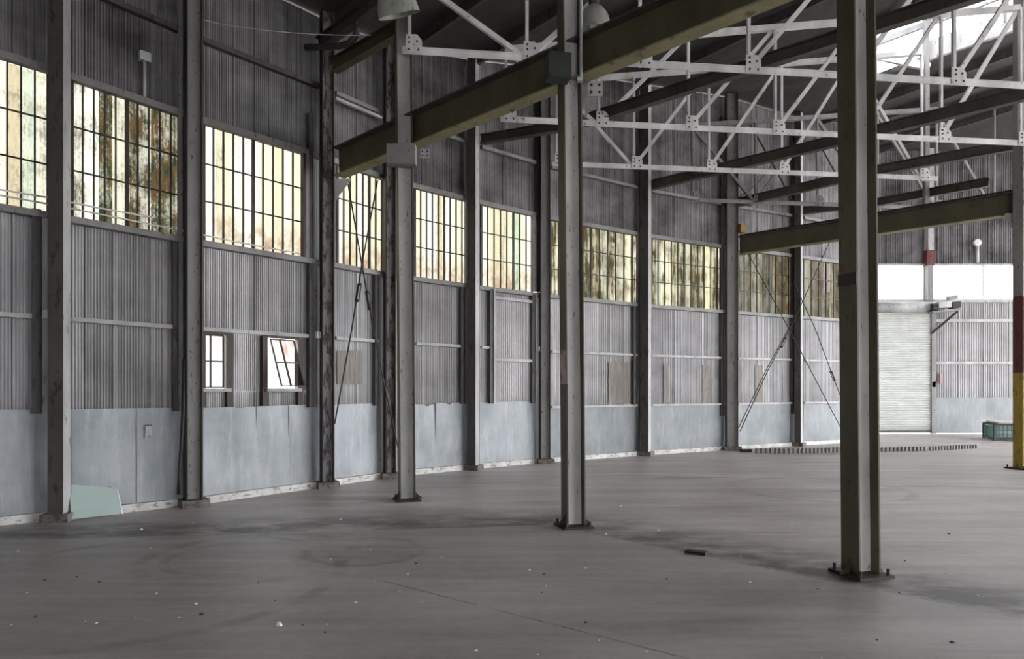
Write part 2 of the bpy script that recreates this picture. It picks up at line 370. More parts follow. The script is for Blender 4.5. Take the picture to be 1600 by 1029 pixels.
# flat painted sheets along the foot of the wall
def flat_sheet(a,b,h0,h1a,h1b,off,lean=0.0,rag=0.0):
    mb=MB(); cuts=[a]+[p for p,_,_,_ in NODES if a<p<b]+[b]; rnd=random.Random(int(a*7+b))
    for p,q in zip(cuts,cuts[1:]):
        sg=seg((p+q)/2); A,sa,n,ka,d=wl(p,off,sg); B,sb,_,kb,_=wl(q,off,sg); m=10; r=6; grid=[]
        ph=rnd.random()*6
        for i in range(m+1):
            t=i/m; hh=h1a+(h1b-h1a)*t - (rag*max(0,math.sin(t*9+ph))**3)
            row=[]
            for j in range(r+1):
                z=h0+(hh-h0)*j/r; o=.012*math.sin(t*5+ph+z*2.3)+lean*(1-j/r)*t
                P=A+(B-A)*t+n*o; row.append((V((P.x,P.y,z)),(sa+(sb-sa)*t,z)))
            grid.append(row)
        for i in range(m):
            for j in range(r):
                c=[grid[i][j],grid[i+1][j],grid[i+1][j+1],grid[i][j+1]]; mb.face([x[0] for x in c],[x[1] for x in c])
    return mb.build('metal_sheet',M['dado2' if a>=850 else 'dado'],wall,smooth=True)
for a,b,ha,hb,of,rag in ((-420,-150,1.34,1.34,.04,0),(-150,80,1.36,1.345,.04,0),(100,216,1.345,1.345,.045,0),(214,285,1.345,1.345,.06,.0),(312,402,1.33,1.335,.045,.02),(401,452,1.335,1.34,.055,0),
                       (451,498,1.35,1.345,.045,0),(522,596,1.335,1.34,.05,0),(640,682,1.31,1.30,.05,.05),(681,732,1.33,1.33,.07,.04),(750,838,1.325,1.33,.05,0),
                       (860,1000,1.19,1.19,.045,0),(1016,1132,1.19,1.19,.045,0),(1152,1241,1.19,1.19,.045,0),(1255,1348,1.19,1.19,.045,0)):
    flat_sheet(a,b,.08,ha,hb,of,rag=rag)
for a,b,y0,y1 in ((951,985,566,629),(1037,1046,569,628),(1098,1112,570,629),(1180,1192,570,628),(527,565,548,600)):
    mb=MB(); sg=seg((a+b)/2); q=[Wpix(a,y1,.028,sg),Wpix(b,y1,.028,sg),Wpix(b,y0,.028,sg),Wpix(a,y0,.028,sg)]; n=wl((a+b)/2)[2]
    mb.prism(q,V((n.x,n.y,0))*-.012); mb.build('patch_panel',M['clad_patch'],wall)['label']='brownish patched sheet'
# the white kerb under the wall
def along(a, b, h, off, w, ht, mat, name, parent=None, kind='structure', raw=False, ends=None):
    mb=MB(); cuts=[a]+[p for p,_,_,_ in NODES if a<p<b]+[b]
    for p,q in zip(cuts,cuts[1:]):
        sg=seg((p+q)/2); x=ends[0] if ends else h; 
        P=W3(p,h,off,sg,raw); Q=W3(q,h,off,sg,raw); mb.bar(P,Q,w,ht)
    return mb.build(name,mat,parent,kind=None if parent else kind)
along(-420,1349,.05,.06,.16,.10,M['concrete_white'],'baseboard_left',raw=True)
along(-420,1349,HEAD+.04,.05,.10,.09,M['grey'],'trim_1')
along(-420,1349,SILL-.05,.06,.12,.08,M['grey'],'trim_2')
tn=[3]
def trim(a,b,h,off,w,ht,mat='light'):
    o=along(a,b,h,off,w,ht,M[mat],'trim_%d'%tn[0]); tn[0]+=1; return o
for a,b in ((-420,76),(108,282),(316,498),(524,596),(650,732),(752,769),(862,1000),(1018,1134),(1153,1240),(1256,1349)):
    trim(a,b,2.44 if a not in (862,1018,1153,1256) else 2.42,.06,.07,.055)
for a,b in ((862,1000),(1018,1134),(1153,1240),(1256,1349)): trim(a,b,1.2,.07,.07,.05)
for a,b in ((-420,76),(108,284),(316,498),(524,600),(650,732),(752,842),(862,1000),(1018,1134),(1153,1240),(1256,1349)): trim(a,b,6.5,.06,.08,.07,'grey' if a>500 else 'dark')
trim(524,596,6.36,.16,.05,.05)
# wall framing posts beside columns; dark strips on their left paint in shadow
def upright(px,h0,h1,w,mat,off=.07,dd=.08):
    p,s,n,k,d=wl(px,off); mb=MB(); c=V((p.x,p.y,0)); z0=h0; z1=wz(px,h1,k)
    mb.box((p.x,p.y,(z0+z1)/2),V((d.x,d.y,0))*w/2,V((n.x,n.y,0))*dd/2,(0,0,(z1-z0)/2))
    mb.build('trim_%d'%tn[0],M[mat],kind='structure'); tn[0]+=1
for px,h0,h1,w,mat in ((70,1.3,3.6,.06,'light'),(57,1.3,SILL,.09,'dark'),(281,1.3,7.4,.05,'grey'),(273,1.3,SILL,.06,'dark'),(491,1.3,SILL,.07,'grey'),(484,1.3,6,.07,'dark'),(480,SILL,HEAD,.10,'grey'),
                       (474,SILL,HEAD,.05,'brown'),(586,1.3,SILL,.06,'dark'),(592,.1,3.6,.05,'grey'),(729,1.3,8,.06,'light'),(722,1.3,3.6,.09,'dark'),(997,.9,8.6,.06,'grey'),(990,1.2,SILL,.06,'dark'),
                       (1128,.9,8.8,.11,'dark'),(1238,.9,8.8,.09,'dark'),(839,SILL,8.3,.08,'dark'),(833,SILL,HEAD,.07,'grey')):
    upright(px,h0,h1,w,mat)
# return wall joining the left wall to the end wall, and the end wall
YB=23.7
Cn=WP[-1]; XB0=(1345-CX)/F*YB
mb=MB(); mb.face([(Cn.x,Cn.y,0),(XB0,YB,0),(XB0,YB,10.1),(Cn.x,Cn.y,9.6)],[(0,0),(4,0),(4,10),(0,10)])
mb.build('return_cladding',M['clad'],wall)

# ------------------------------------------------------------------ glazing of the left wall
WIN=[(-420,-150),(-140,76),(112,284),(318,473),(527,597),(648,731),(752,832),(860,1000),(1018,1131),(1153,1242),(1256,1349)]
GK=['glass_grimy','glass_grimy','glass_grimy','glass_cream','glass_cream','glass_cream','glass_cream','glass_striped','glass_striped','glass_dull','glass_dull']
NP=[9,10,10,10,7,9,8,11,11,9,8]
for wi,(a,b) in enumerate(WIN):
    cuts=[a]+[p for p,_,_,_ in NODES if a<p<b]+[b]
    root=thing('window_%d'%(wi+1),None,None,W3((a+b)/2,SILL),kind='structure')
    mb=MB()
    for p,q in zip(cuts,cuts[1:]):
        sg=seg((p+q)/2); P,sa,n,ka,d=wl(p,-.01,sg); Q,sb,_,kb,_=wl(q,-.01,sg)
        pts=[V((P.x,P.y,wz(0,SILL,ka))),V((Q.x,Q.y,wz(0,SILL,kb))),V((Q.x,Q.y,wz(0,HEAD,kb))),V((P.x,P.y,wz(0,HEAD,ka)))]
        mb.face(pts,[(sa+wi*3.7,0),(sb+wi*3.7,0),(sb+wi*3.7,1.64),(sa+wi*3.7,1.64)])
    mb.build('glazing',M[GK[wi]],root)
    for wk,pa,pb,ha,hb,mt in ((10,1286.5,1297,4.45,5.30,'red_pane'),(6,803,811,SILL,HEAD,'teal_pane'),(2,160,171,SILL,HEAD,'milky_pane')):
        if wk==wi:
            mt=M[mt]; tp=MB(); tp.face([W3(pa,ha,.004),W3(pb,ha,.004),W3(pb,hb,.004),W3(pa,hb,.004)]); tp.build('tinted_pane',mt,root)
    mb=MB(); npan=NP[wi]
    for i in range(npan+1):
        px=a+(b-a)*i/npan; th=.045 if i%5==0 or i==npan else .019
        A=W3(px,SILL,.012); B=W3(px,HEAD,.012); p,s,n,k,d=wl(px)
        mb.box((A+B)/2,V((d.x,d.y,0))*th/2,V((n.x,n.y,0))*.015,(0,0,(B.z-A.z)/2))
    for f in (.345,.67):
        for p,q in zip(cuts,cuts[1:]):
            sg=seg((p+q)/2); mb.bar(W3(p,SILL+(HEAD-SILL)*f,.014,sg),W3(q,SILL+(HEAD-SILL)*f,.014,sg),.02,.018)
    mb.build('glazing_bars',M['muntin'],root)

# the two small low windows
def small_window(num, a, b, open_sash):
    root=thing('window_%d'%num,None,None,W3((a+b)/2,1.56),kind='structure')
    z0,z1=1.60,2.40
    for px in (a-2 if open_sash else a,b-1):
        mb=MB(); p,s,n,k,d=wl(px,.03); mb.box((p.x,p.y,(1.34+z1)/2),V((d.x,d.y,0))*.045,V((n.x,n.y,0))*.05,(0,0,(z1-1.34)/2)); mb.build('jamb',M['brown'],root)
    mb=MB(); mb.bar(W3(a,1.58,.05,raw=True),W3(b,1.58,.05,raw=True),.14,.05); mb.build('sill',M['light'],root)
    mb=MB(); mb.bar(W3(a,z1,.03),W3(b,z1,.03),.08,.05); mb.build('head',M['brown'],root)
    pa,pb=a+(8 if open_sash else 3),b-9
    A=W3(pa,2.36,.02,raw=True); B=W3(pb,2.36,.02,raw=True); n=wl((a+b)/2)[2]; n3=V((n.x,n.y,0)); sw=.30 if open_sash else 0
    A2=V((A.x,A.y,1.62+(.02 if open_sash else 0)))+n3*sw; B2=V((B.x,B.y,A2.z))+n3*sw
    mb=MB(); mb.face([A2,B2,B,A],[(0,0),(1,0),(1,1),(0,1)]); gl=mb.build('pane',M['pink'],root)
    mb=MB()
    for P,Q in ((A,B),(A2,B2),(A,A2),(B,B2),((A+B)/2-(B-A)*.13,(A2+B2)/2-(B2-A2)*.13) if not open_sash else ((A+B)/2-(B-A)*.1,(A2+B2)/2-(B-A)*.1),((A+A2)/2,(B+B2)/2)):
        mb.bar(P,Q,.022,.022,n3)
    mb.build('sash',M['dark'],root)
small_window(12,314,358,False); small_window(13,414,468,True)

# framed sliding door in the wall
root=thing('door_1',None,None,W3(800,0),kind='structure')
for px,w in ((767,.10),(832,.09)):
    p,s,n,k,d=wl(px,.07); z1=wz(px,SILL-.05,k); mb=MB(); mb.box((p.x,p.y,(1.3+z1)/2),V((d.x,d.y,0))*w/2,V((n.x,n.y,0))*.05,(0,0,(z1-1.3)/2)); mb.build('door_post',M['dark'],root)
    p,s,n,k,d=wl(px+4,.09); mb=MB(); mb.box((p.x,p.y,(1.3+z1)/2),V((d.x,d.y,0))*.02,V((n.x,n.y,0))*.05,(0,0,(z1-1.3)/2)); mb.build('door_edge',M['light'],root)
for h in (3.47,2.2): 
    mb=MB(); mb.bar(W3(771,h,.08),W3(836,h,.08),.07,.06); mb.build('door_rail',M['light'],root)
mb=MB(); corrugated(mb,772,830,1.32,2.2,.05,off=.03); corrugated(mb,772,830,2.2,3.44,.05,off=.03); mb.build('door_panel',M['clad_back'],root)

# ------------------------------------------------------------------ end wall
XW1=(1860-CX)/F*YB
def XB(px): return (px-CX)/F*YB
def ZB(py): return E+(HZ-py)/F*YB
wb=thing('wall_back',None,None,(XB(1600),YB,0),kind='structure')
def corr_back(name,x0,x1,z0,z1,pitch=.082,amp=.014,y=YB,mat='clad_back'):
    mb=MB(); m=int((x1-x0)/pitch)*6; pr=None
    for i in range(m+1):
        x=x0+(x1-x0)*i/m; o=amp*max(-1,min(1,1.5*math.sin((i%6)/6*2*math.pi)))
        if (i//6)%11==0: o+=.016
        if pr: mb.face([(pr[0],pr[1],z0),(x,y-o,z0),(x,y-o,z1),(pr[0],pr[1],z1)],[(pr[0],z0),(x,z0),(x,z1),(pr[0],z1)])
        pr=(x,y-o)
    mb.build(name,M[mat],wb)
ZS,ZH=ZB(471),ZB(414)
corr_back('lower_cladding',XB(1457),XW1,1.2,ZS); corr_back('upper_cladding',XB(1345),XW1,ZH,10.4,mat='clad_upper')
mb=MB()
for i in range(24):
    x0=XB(1457)+(XW1-XB(1457))*i/24; x1=XB(1457)+(XW1-XB(1457))*(i+1)/24
    f=lambda x:YB-.05-.012*math.sin(x*2.1)
    mb.face([(x0,f(x0),.02),(x1,f(x1),.02),(x1,f(x1),1.27),(x0,f(x0),1.27)],[(x0,.3),(x1,.3),(x1,1.4),(x0,1.4)])
mb.build('metal_sheet',M['dado2'],wb)
for z,w,h in ((4.03,.08,.10),(2.52,.08,.10),(ZS,.12,.08),(ZH,.1,.06)):
    x0=XB(1459) if z<4.5 else XB(1345)
    mb=MB(); mb.bar((x0,YB-.08,z),(XW1,YB-.08,z),w,h); mb.build('trim_%d'%tn[0],M['light'],kind='structure'); tn[0]+=1
for k,(a,b) in enumerate(((1345,1442),(1453,1534),(1535,1610),(1611,1690),(1691,1770),(1771,1858))):
    root=thing('window_%d'%(14+k),None,None,(XB((a+b)/2),YB,ZS),kind='structure')
    mb=MB(); mb.face([(XB(a),YB,ZS),(XB(b),YB,ZS),(XB(b),YB,ZH),(XB(a),YB,ZH)]); mb.build('pane',M['clear'],root)
    mb=MB(); mb.bar((XB(b)+.02,YB-.03,ZS),(XB(b)+.02,YB-.03,ZH),.06,.05,(1,0,0)); mb.bar((XB(a),YB-.03,ZS+.05),(XB(b),YB-.03,ZS+.05),.05,.05); mb.build('window_frame',M['galv'],root)
# steel post of the end wall
t=thing('wall_post','grey end wall post with a rust red stretch above the roll-up door corner','post',(XB(1447),YB-.15,ZS))
MB().bar((XB(1447),YB-.15,ZS),(XB(1447),YB-.15,ZH-.05),.24,.2,(1,0,0)).build('mullion_post',M['grey'],t)
MB().bar((XB(1447),YB-.15,ZH-.05),(XB(1447),YB-.15,6.5),.24,.26,(1,0,0)).build('rusted_length',M['maroon'],t)['label']='rust red stretch'
MB().bar((XB(1447),YB-.17,6.5),(XB(1447),YB-.17,10.1),.24,.2,(1,0,0)).build('upper_length',M['light'],t)
# roll-up door
root=thing('door_2',None,None,(XB(1405),YB,0),kind='structure')
x0,x1=XB(1347),XB(1452); zt=ZB(484); mb=MB(); ns=52; prof=[]
for i in range(ns):
    z0=.07+(zt-.07)*i/ns; z1=.07+(zt-.07)*(i+1)/ns; h=z1-z0
    for (a,oa),(b,ob) in zip(((0,.0),(.3,.028),(.72,.028),(.9,0)),((.3,.028),(.72,.028),(.9,0),(1,0))):
        mb.face([(x0,YB-.06-oa,z0+h*a),(x1,YB-.06-oa,z0+h*a),(x1,YB-.06-ob,z0+h*b),(x0,YB-.06-ob,z0+h*b)])
mb.build('slat_curtain',M['slat'],root)
MB().bar((x0,YB-.07,.08),(x1,YB-.07,.08),.07,.08).build('bottom_bar',M['dark'],root)
mb=MB(); mb.tube([(x0,YB-.24,ZB(481)),(x1+.05,YB-.24,ZB(481))],.19,16); mb.build('roll_hood',M['light'],root,smooth=True)
MB().bar((x1+.07,YB-.08,0),(x1+.07,YB-.08,ZB(476)),.14,.14,(1,0,0)).build('guide_rail',M['grey'],root)
MB().bar((x0-.07,YB-.08,0),(x0-.07,YB-.08,ZB(476)),.14,.14,(1,0,0)).build('guide_rail',M['grey'],root)
# door operator
yo=YB-.45
t=thing('door_operator','dark motor and pulley unit at the top right corner of the white roll-up door','motor',D(1478,480,yo))
MB().bar(D(1454,488,yo),D(1496,484,yo),.3,.06).build('shelf',M['grey'],t)
mb=MB(); a=D(1459,481,yo); mb.lathe(a+V((-.09,0,0)),[(0,0),(.16,0),(.16,.16),(0,.16)],14,(1,0,0)); mb.build('chain_wheel',M['black'],t)
MB().bar(D(1464,477,yo),D(1484,476,yo),.24,.2).build('gearbox',M['galv'],t)
mb=MB(); mb.bar(D(1485,477,yo),D(1497,476,yo),.3,.22); mb.build('motor',M['black'],t)
MB().bar(D(1481,466,yo),D(1494,464,yo),.2,.14).build('switch_box',M['grey'],t)
MB().bar(D(1455,521,YB-.12),D(1496,486,yo),.07,.07).build('strut',M['rust'],t)['label']='rusty diagonal strut'
b=MB().box(D(1470,591,YB-.1),(.05,0,0),(0,.04,0),(0,0,.17)).build('wall_box',M['red']); tag(b,'small faded red box on the corrugated end wall right of the roll-up door','box')
b=MB().box(D(1458,600,YB-.1),(.06,0,0),(0,.05,0),(0,0,.1)).build('switch_box',M['black']); tag(b,'small dark switch box beside the right edge of the roll-up door','box')
t=thing('conduit','white pipe with a round cap rising on the end wall above the windows','conduit',D(1527,408,YB-.1))
MB().tube([D(1527,410,YB-.08),D(1527,382,YB-.08)],.05).build('pipe',M['white'],t,smooth=True)
mb=MB(); mb.lathe(D(1527,379,YB-.1)+V((0,.06,0)),[(0,0),(.13,0),(.13,.1),(0,.12)],12,(0,-1,0)); mb.build('cap',M['white'],t)

# ------------------------------------------------------------------ floor, yard
mb=MB(); mb.face([(-16,-18,0),(36,-18,0),(36,YB,0),(-16,YB,0)]); mb.build('floor',M['floor'],org=(0,0,0),kind='structure')
mb=MB(); mb.face([(-120,-60,-.06),(140,-60,-.06),(140,160,-.06),(-120,160,-.06)]); mb.build('ground',M['ground'],org=(0,0,-.06),kind='structure')

# ------------------------------------------------------------------ roof
OPEN=5.5; WO=7.5; BO=9.5  # height and edges of unseen openings, set to steer the daylight
Wd=V((.658,.753)); Bd=V((.753,-.658))
EP=[(p.dot(Wd),p.dot(Bd),NODES[i][3]) for i,p in enumerate(WP)]
EP.insert(0,(-8.0,EP[0][1],7.6))
for x in (XB0,XB(1500),XW1): q=V((x,YB)); EP.append((q.dot(Wd),q.dot(Bd),10.1))
def ev(w):
    for a,b in zip(EP,EP[1:]):
        if w<=b[0]: t=(w-a[0])/(b[0]-a[0]); return a[1]+(b[1]-a[1])*t, a[2]+(b[2]-a[2])*t
    return EP[-1][1],EP[-1][2]
def roofz(w,b):
    be,ze=ev(w); return ze+.12*min(max(b-be,0),11)
def wb3(w,b,dz=0.0): p=Wd*w+Bd*b; return V((p.x,p.y,roofz(w,b)+dz))
HW0,HW1,HB0,HB1=16.2,18.76,-4.2,9.0
wsl=sorted(set([e[0] for e in EP]+[HW0,HW1,-4,2,8,24,28])); wsl=[w for w in wsl if w>=EP[0][0]]
mb=MB()
for w0,w1 in zip(wsl,wsl[1:]):
    def cols(w): 
        be=ev(w)[0]; return [be-.15,max(be+.4,HB0),HB1,16.0]
    c0,c1=cols(w0),cols(w1)
    for j in range(3):
        if HW0-.01<=w0 and w1<=HW1+.01 and j==1: continue
        n=6
        for k in range(n):
            f=lambda c,k:c[j]+(c[j+1]-c[j])*k/n
            mb.face([wb3(w0,f(c0,k)),wb3(w1,f(c1,k)),wb3(w1,f(c1,k+1)),wb3(w0,f(c0,k+1))])
mb.build('ceiling',M['roof'],org=(0,0,8),kind='structure')
# unseen sides of the hall, added with their openings to block and steer daylight
def wallq(name, pts, uv):
    mb=MB(); mb.face(pts,uv); o=mb.build(name,M['clad'],kind='structure'); return o
def wbz(w,b,z): p=Wd*w+Bd*b; return V((p.x,p.y,z))
b0=EP[0][1]
mb=MB(); a=wbz(-8,b0,0); c=V((WP[0].x,WP[0].y,0)); mb.face([a,c,c+V((0,0,7.6)),a+V((0,0,7.6))],[(0,0),(8,0),(8,7),(0,7)]); mb.build('rear_cladding',M['clad'],wall)
o=wallq('wall_front_unseen',[wbz(-8,b0,0),wbz(-8,BO,0),wbz(-8,BO,9.2),wbz(-8,b0,9.2)],[(0,0),(15,0),(15,9),(0,9)])
mb=MB(); mb.face([wbz(-8,BO,5.5),wbz(-8,16,5.5),wbz(-8,16,9.2),wbz(-8,BO,9.2)],[(0,0),(10,0),(10,4),(0,4)]); mb.build('opening_cladding',M['clad'],o)
wallq('wall_right_unseen',[wbz(WO,16,OPEN),wbz(31,16,OPEN),wbz(31,16,11.6),wbz(WO,16,9)],[(0,6),(39,6),(39,11),(0,9)])
mb=MB(); mb.face([wbz(-8,16,0),wbz(WO,16,0),wbz(WO,16,9.2),wbz(-8,16,9.2)],[(0,0),(10,0),(10,9),(0,9)]); mb.build('side_cladding',M['clad'],bpy.data.objects['wall_right_unseen'])
# roof monitor: raised glazed lantern over the gap in the roof
mon=thing('trim_%d'%tn[0],None,None,wb3(HW1,HB0),kind='structure'); tn[0]+=1
MH=2.0
def mz(w,b,h): p=Wd*w+Bd*b; return V((p.x,p.y,roofz(HW1,b)+h))
mb=MB(); mb.face([mz(HW0-.3,HB0,MH),mz(HW1+.3,HB0,MH),mz(HW1+.3,HB1,MH),mz(HW0-.3,HB1,MH)]); mb.build('monitor_roof',M['roof'],mon)
mb=MB()
mb.bar(mz(HW0,HB0,.08),mz(HW0,HB1,.08),.1,.42); mb.bar(mz(HW1,-3.0,.06),mz(HW1,HB1,.06),.1,.46)
mb.build('monitor_kerb',M['light'],mon)
mb=MB()
for b in (HB0,HB1): mb.face([mz(HW0,b,-.2),mz(HW1,b,-.2),mz(HW1,b,MH),mz(HW0,b,MH)],[(0,0),(3,0),(3,2),(0,2)])
mb.build('monitor_end',M['clad_back'],mon)
MB().bar(D(1352,84,16.6),D(1452,105,15.9),.12,.16).build('monitor_tie',M['truss'],mon)
mb=MB(); mb.bar(mz(HW1,HB0,.78),mz(HW1,HB1,.78),.09,.14); mb.bar(mz(HW0,HB0,.78),mz(HW0,HB1,.78),.09,.14); mb.build('monitor_rail',M['light'],mon)
for k in range(9):
    b=-3.02+(k-1)*1.55 if k else HB0+.05
    for w in (HW0,HW1):
        mb=MB(); mb.bar(mz(w,b,0),mz(w,b,MH),.12 if k%2==0 else .06,.1,(1,0,0)); mb.build('monitor_post',M['grey'],mon)
mb=MB()
for w in (HW0,HW1): mb.face([mz(w,HB0,-.1),mz(w,HB1,-.1),mz(w,HB1,MH),mz(w,HB0,MH)])
mb.build('monitor_glazing',M['monitor_clear'],mon)
# purlins
for w in (3.2,4.7,6.3,7.9,9.4,10.9,12.4,13.9,20.2,21.7,23.2,24.7,26.2):
    be=ev(w)[0]; mb=MB(); pts=[wb3(w,be+.1,-.12),wb3(w,be+6,-.12),wb3(w,be+11,-.12),wb3(w,14,-.12)]
    for p,q in zip(pts,pts[1:]): mb.bar(p,q,.07,.2)
    tag(mb.build('roof_purlin',M['dark']),'dark steel purlin running under the dark roof deck','beam','purlins under the roof')

# ------------------------------------------------------------------ columns
def isec(parent, base, T, N, depth, w, z1, lean=(0,0), z0=0.0, mf='olive', mw='grey', tf=.016):
    """flanges face along T, the web lies along T; two flanges and a web, slightly leaning"""
    def pl(c,ax,ay,za,zb):
        l0=V((lean[0],lean[1],0))*za; l1=V((lean[0],lean[1],0))*zb; c=V((c.x,c.y,0)); q=[-ax-ay,ax-ay,ax+ay,-ax+ay]
        return [c+l0+V((0,0,za))+i for i in q]+[c+l1+V((0,0,zb))+i for i in q]
    T3=V((T[0],T[1],0)).normalized(); N3=V((N[0],N[1],0)).normalized(); b=V((base[0],base[1],0))
    for s in (-1,1):
        mb=MB(); mb.hexa(pl(b+T3*s*(depth/2-tf/2),T3*tf/2,N3*w/2,z0,z1)); mb.build('flange',M[mf] if not isinstance(mf,tuple) else M[mf[0 if s<0 else 1]],parent)
    mb=MB(); mb.hexa(pl(b,T3*(depth/2-tf),N3*.007,z0,z1)); mb.build('web',M[mw],parent)
def base_plate(parent, c, T, N, sx, sy, h=.025, mat='rust', bolts=True):
    T3=V((*T,0)).normalized(); N3=V((*N,0)).normalized(); c=V((c[0],c[1],0))
    MB().box(c+V((0,0,h/2)),T3*sx/2,N3*sy/2,(0,0,h/2)).build('base_plate',M[mat],parent)
    if bolts:
        for a in (-1,1):
            for b in (-1,1):
                q=c+T3*a*(sx/2-.035)+N3*b*(sy/2-.035)
                mb=MB(); mb.lathe(q,[(.014,h),(.014,h+.05),(0,h+.05)],8); mb.build('anchor_bolt',M['black'],parent)
T=(.96,.28); N=(-.28,.96)
def T3v(): return V((*T,0)).normalized()
def N3v(): return V((*N,0)).normalized()
LEAN=(-.0085,0)
FC=[(636,781,'steel column nearest the wall in the free-standing row, under the bell lamp'),
    (896,822,'middle steel column of the free-standing row, with a dark box where the yellowed girder meets it'),
    (1345,897,'largest nearest steel column, standing right of centre in front of the roll-up door')]
FCP=[]
for i,(px,py,lab) in enumerate(FC):
    g=G(px,py); FCP.append(g); t=thing('steel_column',lab,'column',g)
    isec(t,(g.x,g.y),T,N,.225,.20,9.3,LEAN,.02,'olive','web')
    base_plate(t,(g.x,g.y),T,N,.36,.36)
    T3,N3=T3v(),N3v()
    # flared rusty stiffener at the foot
    for s in (-1,1):
        mb=MB(); a=g+T3*s*.11; mb.prism([a+V((0,0,.02))-N3*.01,a+T3*s*.12+V((0,0,.02))-N3*.01,a+T3*s*.03+V((0,0,.09))-N3*.01,a+V((0,0,.16))-N3*.01],N3*.015); mb.build('stiffener',M['rust'],t)
    if i==2:
        z=E+(HZ-437)/F*g.y; MB().box(g-T3*.118+V((LEAN[0]*z,0,z)),T3*.004,N3*.101,(0,0,.05)).build('paint_band',M['rust'],t)['label']='rusty band'
        p=g-T3*.118+V((LEAN[0]*2,0,0)); MB().bar(p+V((0,0,1.62))+N3*.04,p+V((0,0,2.0))+N3*.04,.012,.012,(1,0,0)).build('hook',M['black'],t) if False else None
    if i==1:
        z=E+(HZ-600)/F*g.y; z2=E+(HZ-548)/F*g.y; MB().box(g-T3*.116+V((LEAN[0]*z,0,(z+z2)/2)),T3*.004,N3*.09,(0,0,(z2-z)/2)).build('paint_band',M['worn'],t)['label']='pinkish worn stretch of the left flange'
        MB().bar(g-T3*.118-N3*.085+V((0,0,.9)),g-T3*.118-N3*.085+V((0,0,z)),.03,.02,T3).build('edge_angle',M['rust'],t)
    # connection plate with four bolt holes, carried on a bracket behind the column
    if i<2:
        px2,py2=(664,240) if i==0 else (930,139)
        y2=g.y+.12; c=D(px2,py2,y2); hw=.065 if i==0 else .085
        mb=MB(); mb.box(c,(hw,0,0),(0,.012,0),(0,0,hw)); mb.mi=1
        for a in (-1,1):
            for b in (-1,1): mb.box(c+V((a*hw*.55,-.014,b*hw*.5)),(hw*.16,0,0),(0,.004,0),(0,0,hw*.16))
        mb.build('bolted_plate',[M['light'],M['black']],t)
        if i==1:
            mb=MB(); mb.prism([D(915,150,y2+.02),D(934,150,y2+.02),D(914,185,y2+.02)],(0,.02,0)); mb.build('knee_plate',M['grey'],t)
# boxes and pipes on the free-standing columns
g=FCP[0]
MB().box(D(628,243,g.y-.16),(.20,.0,0),(0,.10,0),(0,0,.135)).build('girder_bracket',M['grey'],bpy.data.objects['steel_column'])
g=FCP[1]
b=MB().box(D(872,106,g.y-.26),(.125,.03,0),(-.02,.09,0),(0,0,.14)).build('junction_box',M['greenbox'],None); tag(b,'dark green junction box on the middle free-standing column beside the girder','box')
t=thing('conduit','pale pipe running down the upper right edge of the middle free-standing column','conduit',D(908,125,g.y-.17))
MB().tube([D(908,122,g.y-.17),D(908,-120,g.y-.17)],.018).build('pipe',M['galv'],t,smooth=True)
MB().box(D(906,125,g.y-.17),(.03,0,0),(0,.03,0),(0,0,.02)).build('end_cap',M['galv'],t)

# column with the yellow foot at the right edge of view
g=G(1597,732); t=thing('steel_column','steel column with yellow foot and maroon band, in front of the green crate','column',g)
isec(t,(g.x,g.y),T,N,.23,.20,1.92,(0,0),.02,'yellow','yellow'); isec(t,(g.x,g.y),T,N,.23,.20,3.45,(0,0),1.92,'maroon','maroon'); isec(t,(g.x,g.y),T,N,.23,.20,10.2,(0,0),3.45,'grey','light')
base_plate(t,(g.x,g.y),T,N,.42,.40)
mb=MB(); c=D(1586,345,g.y-.05); mb.prism([D(1572,333,g.y+.12),D(1592,333,g.y+.12),D(1592,360,g.y+.12),D(1584,358,g.y+.12)],(0,.04,0)); mb.build('knee_bracket',M['light'],t)
YC=g

# columns standing against the wall
def view_axes(px, deg):
    """front faces the hall, turned by deg so that the right-hand (+) or left-hand (-) side shows"""
    k=(px-CX)/F; c=V((-k,-1)).normalized(); a=math.radians(-deg); f=V((c.x*math.cos(a)-c.y*math.sin(a),c.x*math.sin(a)+c.y*math.cos(a)))
    return f, V((-f.y,f.x))               # front normal, right
WC=[(93,'A',.165,'dark wall column at the left edge of view, with the green sheet leaning by its foot',.2),
    (302,'B',.21,'rust-spotted wall column just left of the pair of small low windows',.22),
    (511,'B',.20,'heavily peeling wall column at the far end of the yellowed girder',.2),
    (609,'B',.19,'wall column just behind the steel column under the bell lamp',.2),
    (740,'A',.17,'narrow dark wall column left of the framed sliding door',.2),
    (851,'B',.22,'wall column right of the framed sliding door, seen just left of the middle free-standing column',.22),
    (1009,'A',.20,'dark wall column with pale right edge, third along from the framed sliding door',.24),
    (1143,'B',.30,'wall column where the far yellowed girder meets the wall',.26),
    (1248,'A',.17,'dark wall column crossed by rods, nearest the far corner of the hall',.2)]
WC[6]=(1009,'A',.20,'dark wall column with pale right edge, midway between the sliding door and the far girder',.24)
WCP={}
